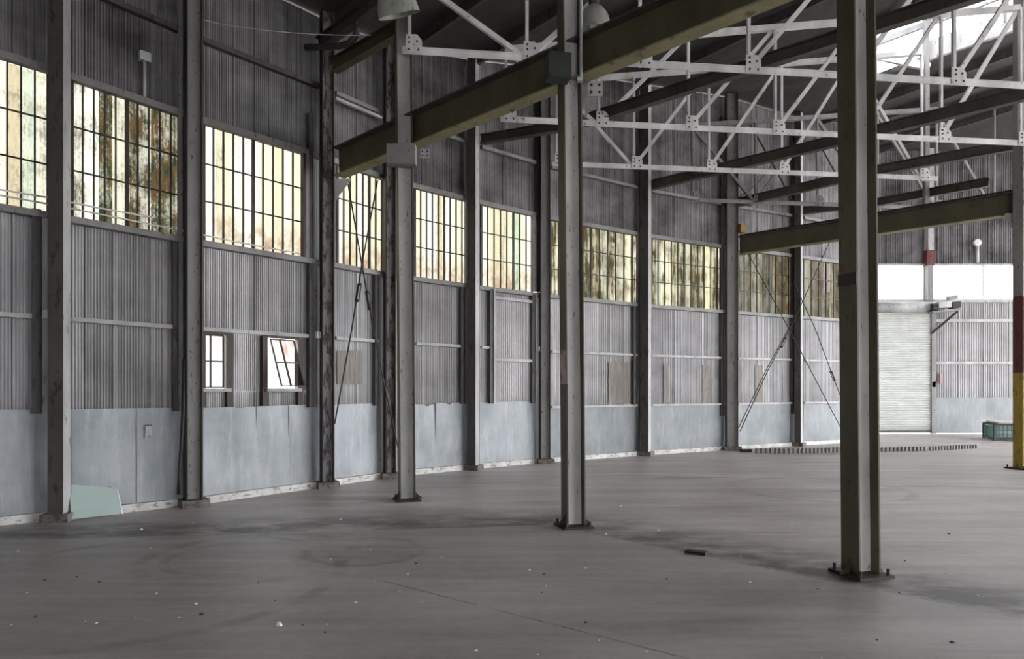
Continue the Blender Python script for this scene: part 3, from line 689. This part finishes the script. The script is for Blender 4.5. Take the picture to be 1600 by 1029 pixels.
for px,ty,w,lab,dep in WC:
    p,s,n,k,d=wl(px,.22); g=V((p.x,p.y,0)); WCP[px]=g; t=thing('wall_column',lab,'column',g,'columns against the left wall')
    top=eave(px)
    if ty=='A':  # front flange darkened and side face paled to paint in light from the right
        f,r=view_axes(px,24 if px<900 else 17); f3=V((*f,0)); r3=V((*r,0))
        MB().box(g+f3*dep/2+V((0,0,top/2+.05)),r3*w/2,f3*.008,(0,0,top/2-.05)).build('front_flange',M['dark'],t)
        MB().box(g-f3*dep/2+V((0,0,top/2+.05)),r3*w/2,f3*.008,(0,0,top/2-.05)).build('rear_flange',M['olive'],t)
        MB().box(g+r3*(w/2-.006)+V((0,0,top/2+.05)),r3*.006,f3*(dep/2-.008),(0,0,top/2-.05)).build('web',M['light'],t)['label']='pale side face'
        ax,ay=r,f
    else:
        f,r=view_axes(px,-14); isec(t,(g.x,g.y),r,f,w,.17,top,(0,0),.05,('black','olive'),'peel' if px in (511,609) else 'grey'); ax,ay=r,f  # left flange black to paint in the shade on that side
    MB().box(g+V((0,0,.05)),V((*ax,0))*(w/2+.07),V((*ay,0))*(dep/2+.05),(0,0,.05)).build('plinth',M['plinth'],t)
    if px==511:
        mb=MB(); q=p.y-.05; mb.prism([D(523,279,q),D(549,279,q),D(524,313,q)],(0,.02,0)); mb.build('knee_plate',M['light'],t)

# ------------------------------------------------------------------ girders and tie beams
def girder(label,p,q,rail_side=None):
    d=(q-p).normalized(); t=thing('crane_girder',label,'girder',p)
    up=UP; dp=.46; c0=p+V((0,0,dp/2)); c1=q+V((0,0,dp/2))
    MB().bar(c0,c1,.012,dp-.03).build('web',M['girder'],t)
    MB().bar(p+V((0,0,.01)),q+V((0,0,.01)),.20,.02).build('bottom_flange',M['girder_lip'],t)
    MB().bar(p+V((0,0,dp-.012)),q+V((0,0,dp-.012)),.24,.024).build('top_flange',M['dark'],t)
    MB().bar(p+V((0,0,dp+.03)),q+V((0,0,dp+.03)),.05,.06).build('crane_rail',M['black'],t)
    return t
g1a=D(530,277,10.72); g1b=D(1130,35,6.6); d=(g1b-g1a)
girder('near yellowed steel girder passing the free-standing columns to the wall',g1a,g1a+d*1.75)
g2a=D(1156,398,17.25); g2b=D(1570,338,13.55); d=g2b-g2a
girder('far yellowed steel girder crossing above the roll-up door to the yellow-footed column',g2a,g2a+d*1.5)
b=MB().box(D(1158,357,17.2),(.075,.03,0),(-.03,.08,0),(0,0,.11)).build('crane_stop',M['orange']); tag(b,'small orange stop block on the wall end of the far girder','block')
def tie(label,pts,h=.2,w=.14,mat='beam'):
    mb=MB()
    for p,q in zip(pts,pts[1:]): mb.ibeam(p,q,h,w,.014,.012)
    return tag(mb.build('tie_beam',M[mat]),label,'beam')
HT=6.62
tie('dark tie beam from the wall to the near truss joint, left of the middle column',[Wpix(752,218,.1),D(905,193,12.25)],.18)
pA=G(912,189,HT); pB=G(1470,7,HT); tie('dark tie beam rising past the roof lantern glazing, ahead of the others',[pA,pB,pB+(pB-pA)*.7])
pA=Wpix(1015,290,.1); pB=G(1360,207,HT); pC=G(1600,147,HT); tie('dark tie beam from the wall behind the middle truss, ending over the yellow-footed column',[pA,pB,pC+(pC-pB)*.3],.22)
pA=Wpix(1147,318,.1); pB=G(1365,267,HT); pC=G(1582,227,HT); tie('dark tie beam starting above the wall end of the far girder',[pA,pB,pC+(pC-pB)*.2],.22)
pA=Wpix(1255,329,.1); pB=D(1365,317,17.5); pC=D(1545,284,14.5); tie('lowest dark tie beam, just above the far girder',[pA,pB,pC],.2)
tie('olive beam rising from the peeling wall column to the column under the bell lamp',[D(522,103,10.7),D(628,42,9.75)],.22,.14,'girder')
tie('dark roof beam sloping up in the black corner above the peeling wall column',[D(498,70,10.8),D(600,-4,9.8)],.2,.14,'beam')
t=MB().tube([D(478,74,10.6),D(530,72,10.3),D(545,68,10.2),D(555,58,10.15),D(558,45,10.15),D(556,36,10.15)],.05,10).build('bent_pipe',M['dark'],smooth=True); tag(t,'dark bent pipe curling up under the black roof corner','pipe')
t=MB().tube([D(318,31,8.9)]+[D(300+x,30+x*.085+8*math.sin(x/300*math.pi),8.9+x*.004) for x in range(40,300,40)]+[D(562,51,9.95)],.006,5).build('wire',M['galv']); tag(t,'thin wire strung across below the black roof corner','wire')
# hanger post below the lantern
p0=D(1447,322,15.9); t=thing('hanger_post','grey vertical post hanging below the roof lantern, above the far girder','post',p0)
MB().bar(p0,V((p0.x,p0.y,roofz(Wd.dot(p0.xy),Bd.dot(p0.xy))+1.2)),.12,.1,(1,0,0)).build('shaft',M['grey'],t)
MB().box(p0+V((0,-.06,.7)),(.16,0,0),(0,.01,0),(0,0,.12)).build('gusset_plate',M['light'],t)

# ------------------------------------------------------------------ roof trusses
HC=6.41; TD=V((.9935,.1135,0))
def truss(label, px, py, n, back, htop, mat='truss', pl=1.69, desc_after=None, first_down=True):
    P0=G(px,py,HC); t=thing('roof_truss',label,'truss',P0); st=-back
    node=lambda i:P0+TD*pl*i
    def top(i):
        p=node(i); return p+V((0,0,htop(p.x)))
    rt=M[mat]
    nrm=V((TD.y,-TD.x,0))
    mb=MB(); a=node(st)-TD*.1; b=node(n)+TD*.4
    mb.bar(a,b,.10,.012,du=.045); mb.bar(a,b,.014,.095,ds=.02)
    mb.build('bottom_chord',rt,t)
    mb=MB()
    for i in range(st,n): mb.bar(top(i),top(i+1),.10,.10)
    mb.build('top_chord',rt,t)
    for i in range(st,n+1):
        mb=MB(); mb.bar(node(i)+nrm*.02,top(i)+nrm*.02,.055,.045,TD); mb.build('vertical',rt,t)
        if i<n:
            fall = (i<st+1 and first_down) or (desc_after is not None and i>=desc_after)
            p,q=(top(i),node(i+1)) if fall else (node(i),top(i+1))
            mb=MB(); mb.bar(p-nrm*.03,q-nrm*.03,.07,.06,nrm); mb.build('diagonal',rt,t)
        c=node(i)+nrm*.055+V((.05,0,.08)); mb=MB()
        mb.prism([c+V((-.10,0,-.12)),c+TD*.13+V((0,0,-.12)),c+TD*.13+V((0,0,.06)),c+TD*.06+V((0,0,.14)),c+V((-.10,0,.14))],-nrm*.012); mb.mi=1
        for dx,dz in ((-.05,-.08),(.08,-.08),(-.05,.02),(-.05,.09),(.06,.04)): mb.box(c+TD*dx+V((0,0,dz))+nrm*.006,TD*.012,nrm*.006,(0,0,.012))
        mb.build('gusset_plate',[rt,M['black']],t)
truss('nearest pale roof truss, ending at the column under the bell lamp',823,91,6,1,lambda x:max(.9,1.30+.13*x))
truss('second pale roof truss back, meeting the yellow-footed column',935,194,5,1,lambda x:max(.9,1.27+.14*x))
truss('third pale roof truss back, starting from the wall behind the middle column',990,261,4,1,lambda x:1.65+.13*x,desc_after=3)
truss('rearmost truss, dull grey and shaded, low across the end wall',1180,316,4,1,lambda x:1.4+.11*x,mat='grey',desc_after=1)

# ------------------------------------------------------------------ bracing rods
def rod(label,pts,tb=None,r=.012):
    t=thing('brace_rod',label,'rod',pts[-1],'diagonal bracing rods')
    MB().tube(pts,r,6).build('rod',M['black'],t)
    if tb is not None:
        c,dv=tb; dv=dv.normalized(); s=dv.cross(V((0,1,0))).normalized()
        mb=MB(); mb.bar(c-dv*.13+s*.028,c+dv*.13+s*.028,.012,.014); mb.bar(c-dv*.13-s*.028,c+dv*.13-s*.028,.012,.014); mb.bar(c-dv*.16,c-dv*.12,.08,.03); mb.bar(c+dv*.12,c+dv*.16,.08,.03); mb.build('turnbuckle',M['black'],t)
O=.38
a=[Wpix(543,282,O,4),Wpix(565,410,O,4),Wpix(583,512,O,4),Wpix(600,598,.42,4),Wpix(622,700,.6,4)]
rod('bracing rod falling to the right between the two peeling wall columns',a,(Wpix(576,469,O,4),a[1]-a[2]))
a=[Wpix(590,282,O+.06,4),Wpix(566,410,O+.06,4),Wpix(550,512,O+.06,4),Wpix(523,662,O+.06,4)]
rod('bracing rod falling to the left between the two peeling wall columns',a,(Wpix(560,457,O+.06,4),a[1]-a[2]))
a=[Wpix(1308,352,.45),Wpix(1237,508,.45),Wpix(1200,578,.45),Wpix(1156,674,.45)]
rod('bracing rod falling left from the far corner, with a turnbuckle at mid height',a,(Wpix(1224,535,.45),a[0]-a[1]))
a=[Wpix(1235,508,.52),Wpix(1200,572,.52),Wpix(1154,668,.52)]; rod('short second rod beside the lower left bracing rod in the far bays',a)
a=[Wpix(1167,392,.40),Wpix(1232,512,.40),Wpix(1318,676,.40)]; rod('bracing rod falling right across the dark wall column of the far bays',a)
a=[Wpix(1240,440,.5),Wpix(1274,514,.5),Wpix(1320,637,.5)]; rod('rod with a turnbuckle falling right just left of the largest column',a,(Wpix(1301,587,.5),a[1]-a[2]))
a=[Wpix(1170,190,.4),Wpix(1215,270,.4),Wpix(1240,318,.4)]; rod('upper bracing rod falling right high on the wall above the far girder',a,r=.022)
a=[Wpix(1222,236,.5),Wpix(1185,285,.5),Wpix(1152,310,.5)]; rod('upper bracing rod falling left high on the wall above the far girder',a,r=.012)
a=[Wpix(1275,215,.4),Wpix(1308,275,.4)]; rod('upper bracing rod in the last bay behind the pale trusses',a,r=.022)

# ------------------------------------------------------------------ lamps
def lamp(label,c,r,tilt,rodtop):
    ax=V(tilt).normalized(); t=thing('bell_lamp',label,'lamp',c)
    mb=MB(); prof=[(r,0),(r*.99,.02),(r*.93,.12*r/.28),(r*.80,.26*r/.28),(r*.5,.38*r/.28),(r*.3,.42*r/.28)]
    inner=[(q[0]-.012,q[1]) for q in prof[::-1]]
    mb.lathe(c,prof+inner+[prof[0]],28,ax); mb.build('reflector',M['lampskin'],t,smooth=True)
    mb=MB(); mb.lathe(c,[(r*.3,.40*r/.28),(r*.3,.62*r/.28),(0,.64*r/.28)],14,ax); mb.build('lamp_housing',M['dark'],t)
    mb=MB(); mb.lathe(c,[(0,.06),(.06,.1),(.07,.2),(.04,.3),(0,.32)],12,ax); mb.build('bulb',M['white'],t,smooth=True)
    q=c+ax*.62*r/.28; MB().tube([q,V((q.x,q.y,rodtop))],.012,6).build('hanging_rod',M['dark'],t)
lamp('grey bell lamp hanging in front of the column nearest the wall',D(624,24,8.9),.285,(-.2,-.40,.88),8.4)
lamp('bell lamp half hidden behind the middle column and the near girder',D(928,52,9.6),.26,(.0,.0,1),9.4)
lamp('small pale bell lamp below the roof lantern, right of the largest column',D(1408,20,13.4),.2,(.05,0,1),10.2)

# ------------------------------------------------------------------ small fittings on the left wall
t=thing('conduit','pale pipe with a grey box on top, above the second wall window','conduit',Wpix(226,160,.06))
MB().tube([Wpix(226,162,.05),Wpix(226,95,.05)],.02).build('pipe',M['galv'],t,smooth=True)
p=Wpix(226,89,.06); MB().box(p,(.045,.05,0),(.03,-.027,0),(0,0,.06)).build('box',M['galv'],t)
for px,py,lab in ((73,491,'small pale box on the rail beside the leftmost wall column'),(497,523,'small pale box on the rail just left of the peeling wall column'),(842,545,'small pale box beside the wall column right of the sliding door')):
    p=Wpix(px,py,.16); b=MB().box(p,(.025,.028,0),(.03,-.027,0),(0,0,.05)).build('outlet_box',M['white']); tag(b,lab,'box')
t=MB().tube([Wpix(288,560,.3),Wpix(286,640,.3),Wpix(283,700,.32),Wpix(280,745,.3),Wpix(279,772,.3)],.022,8).build('cable',M['black'],smooth=True); tag(t,'black cable hanging down the left side of the rust-spotted wall column','cable')
t=MB().tube([Wpix(-150,269,.09),Wpix(0,296,.09),Wpix(78,309,.09),Wpix(150,324,.09),Wpix(243,340,.09)],.011,6).build('window_pipe',M['white'],smooth=True); tag(t,'upper white pipe across the lower part of the left wall windows','pipe','white pipes across the left windows')
t=MB().tube([Wpix(-150,277,.09),Wpix(0,305,.09),Wpix(78,319,.09),Wpix(290,361,.09),Wpix(365,377,.09),Wpix(468,396,.09)],.011,6).build('window_pipe',M['white'],smooth=True); tag(t,'lower white pipe across the lower part of the left wall windows','pipe','white pipes across the left windows')
# torn scrap on the dado of the second bay
t=thing('wall_plate','small pale plate screwed to the flat sheet left of the rust-spotted column','plate',Wpix(232,674,.075))
p=Wpix(232,674,.085); d=wl(232)[4]; d3=V((d.x,d.y,0)); n3=V((d.y,-d.x,0)); MB().box(p,d3*.035,n3*.004,(0,0,.08)).build('plate',M['light'],t)
MB().box(p+V((0,0,.085)),d3*.04,n3*.008,(0,0,.008)).build('clip',M['dark'],t)

# leaning translucent sheet
A=Wpix(112,806,.32); A.z=.012; Bq=Wpix(191,800,.30); Bq.z=.012
Cc=Wpix(182,762,.10); Dd=Wpix(107,757,.10)
pts=[A,Bq]; C1=Bq.lerp(Cc,.80); pts.append(C1)
for k in range(1,6):
    u=k/6; pts.append(C1*(1-u)**2+Cc*2*u*(1-u)+Cc.lerp(Dd,.16)*u*u)
pts+= [Cc.lerp(Dd,.16),Dd]
nn=(Bq-A).cross(Dd-A).normalized()
t=thing('leaning_sheet','pale green translucent sheet with a rounded corner leaning on the wall by the leftmost column','sheet',A)
MB().prism(pts,nn*.012).build('panel',M['acrylic'],t)
mb=MB(); mb.tube([Bq+nn*.006,C1+nn*.006]+[x+nn*.006 for x in pts[3:9]],.012,6); mb.build('polished_edge',M['white'],t,smooth=True)['label']='bright rolled edge'

# green crate at the right
c0=G(1554,688); ux=V((.93,-.36,0)).normalized(); uy=V((.36,.93,0)).normalized(); cw,cd,ch=1.7,1.1,.50
t=thing('crate','green lattice crate with a pale board on top, behind the yellow-footed column','crate',c0)
fr=MB()
for z in (.06,ch): 
    for a,b in ((c0,c0+ux*cw),(c0+uy*cd,c0+ux*cw+uy*cd),(c0,c0+uy*cd),(c0+ux*cw,c0+ux*cw+uy*cd)): fr.bar(a+V((0,0,z)),b+V((0,0,z)),.05,.06)
for q in (c0,c0+ux*cw,c0+uy*cd,c0+ux*cw+uy*cd): fr.bar(q,q+V((0,0,ch)),.06,.06,(1,0,0))
fr.build('frame',M['greenbox'],t)
mb=MB()
for k in range(1,5): mb.bar(c0+ux*.11*k+V((0,0,.06)),c0+ux*.11*k+V((0,0,ch)),.03,.02,ux)
for z in (.18,.32): mb.bar(c0+V((0,0,z)),c0+ux*.5+V((0,0,z)),.02,.03)
mb.build('lattice',M['teal'],t)
MB().box(c0+ux*(cw/2+.26)+V((0,0,ch/2)),ux*(cw/2-.28),uy*.012,(0,0,ch/2-.06)).build('side_panel',M['teal'],t)
MB().box(c0+ux*.04+uy*cd/2+V((0,0,ch/2)),ux*.01,uy*cd/2,(0,0,ch/2-.06)).build('end_panel',M['teal'],t)
MB().box(c0+uy*(cd-.02)+ux*cw/2+V((0,0,ch/2)),ux*cw/2,uy*.01,(0,0,ch/2-.06)).build('rear_panel',M['white'],t)
b=MB().box(c0+ux*(cw/2+.1)+uy*cd/2+V((0,0,ch+.055)),ux*(cw/2+.02),uy*(cd/2+.05),(0,0,.02)).build('board',M['board']); tag(b,'pale flat board lying on top of the green crate','board')

# ribbed strip lying on edge on the floor before the far wall
def strip(label,pts,h):
    mb=MB(); i=0
    L=0
    for p,q in zip(pts,pts[1:]):
        d=(q-p); n=max(2,int(d.length/.055)); dv=d.normalized(); s=V((-dv.y,dv.x,0))
        for k in range(n):
            a=p+d*k/n; b=p+d*(k+1)/n; o=.022*(1 if k%2 else -1)
            mb.hexa([a+s*o,b-s*o,b-s*o+s*.006,a+s*o+s*.006]+[x+V((0,0,h)) for x in (a+s*o,b-s*o,b-s*o+s*.006,a+s*o+s*.006)])
            if k%2: mb.box((a+b)/2+V((0,0,h/2)),dv*.012,s*.03,(0,0,h/2+.01))
    return tag(mb.build('ribbed_strip',M['grey']),label,'strip')
strip('ribbed metal strip on edge along the floor under the far left wall bays',[G(1178,708),G(1250,708),G(1322,706)],.12)
strip('ribbed metal strip on edge along the floor before the roll-up door',[G(1362,705.5),G(1450,704),G(1528,700)],.10)
t=MB().bar(G(1157,706)+V((0,0,.04)),G(1174,706)+V((0,0,.04)),.12,.08).build('scrap_block',M['rust']); tag(t,'dark scrap block on the floor at the foot of the far girder wall column','block')
t=MB().bar(G(1072,862)+V((0,0,.012)),G(1104,866)+V((0,0,.012)),.09,.024).build('scrap_strip',M['black']); tag(t,'flat dark scrap lying on the floor between the middle and largest columns','scrap')

# loose chips on the floor
def chip(name,mat):
    r=random.Random(3 if mat=='chip' else 5); mb=MB(); m=7
    ring=[V((math.cos(2*math.pi*k/m)*(.8+.4*r.random()),math.sin(2*math.pi*k/m)*(.7+.4*r.random()),0)) for k in range(m)]
    top=[p*(.45+.3*r.random())+V((0,0,.5+.25*r.random())) for p in ring]
    n=len(mb.v); mb.v+=ring+top+[V((.1,0,.85))]
    for k in range(m):
        mb.f.append([k,(k+1)%m,m+(k+1)%m,m+k]); mb.f.append([m+k,m+(k+1)%m,2*m])
    mb.f.append(list(range(m))[::-1]); mb.uv=[[(0,0)]*len(f) for f in mb.f]; mb.m=[0]*len(mb.f)
    return mb.build(name,M[mat],org=(0,0,0))
pale=chip('debris_chip',"chip"); dk=chip('debris_lump',"darkchip")
tag(pale,'pale chip of debris, one of many scattered over the grey concrete','debris','pale chips on the floor')
tag(dk,'dark lump of debris, one of several scattered over the grey concrete','debris','dark lumps on the floor')
PALE=[(435,975,11),(511,975,6),(744,1016,7),(306,943,6),(244,927,6),(280,964,5),(133,971,4),(150,973,6),(18,976,4),(42,926,4),(28,861,5),(35,896,3),(235,856,4),(556,941,6),(517,873,4),(586,907,4),(624,923,5),(748,946,5),(637,897,5),(579,858,4),(690,870,4),(532,811,4),(760,781,3),(827,890,6),(915,887,5),(853,915,4),(936,1000,4),(840,1022,5),(1010,1017,6),(1172,909,5),(1157,869,4),(1029,828,6),(970,790,4),(947,834,4),(1112,810,4),(1311,880,4),(1386,884,3),(1535,834,4),(1544,869,4),(1478,896,4),(1514,899,4),(1527,930,6),(1593,910,4),(1266,855,3),(1237,820,4),(1525,818,3),(302,817,4),(221,827,7),(112,812,6),(100,813,5),(212,964,4),(1595,848,4),(660,940,4),(1072,831,3),(1283,1028,5)]
DARK=[(120,901,5),(70,906,5),(155,909,5),(315,959,8),(470,845,3),(404,910,4),(650,880,5),(508,987,5),(850,897,5),(846,925,4),(1042,904,5),(915,972,6),(1483,834,5),(1414,876,4),(1405,926,4),(1278,920,4),(1370,999,5),(1488,1003,8),(473,976,4),(430,938,4),(55,963,5)]
rnd=random.Random(11)
def scatter(src,lst):
    first=True
    for px,py,s in lst:
        o=src if first else src.copy()
        if not first: COL.objects.link(o)
        first=False; p=G(px,py); k=s/F*p.y*.55; o.location=p; o.rotation_euler=(0,0,rnd.random()*6.28); o.scale=(k*1.0,k*.8,k*.62)
        if (px,py) in ((435,975),):
            o['label']='largest pale pointed chip of debris, lying alone in the near floor'; del o['group']
scatter(pale,PALE[1:]); scatter(dk,DARK)
big=pale.copy(); COL.objects.link(big); big.data=pale.data; big.location=G(436,977); big.scale=(.028,.02,.034); big['label']='largest pale chip of debris, pointed, lying in the near floor'; del big['group']

# ------------------------------------------------------------------ daylight
w=bpy.data.worlds.new('overcast'); S.world=w; w.use_nodes=True; nt=w.node_tree
bg=nt.nodes['Background']; bg.inputs[0].default_value=(.96,.98,1,1); bg.inputs[1].default_value=12.6
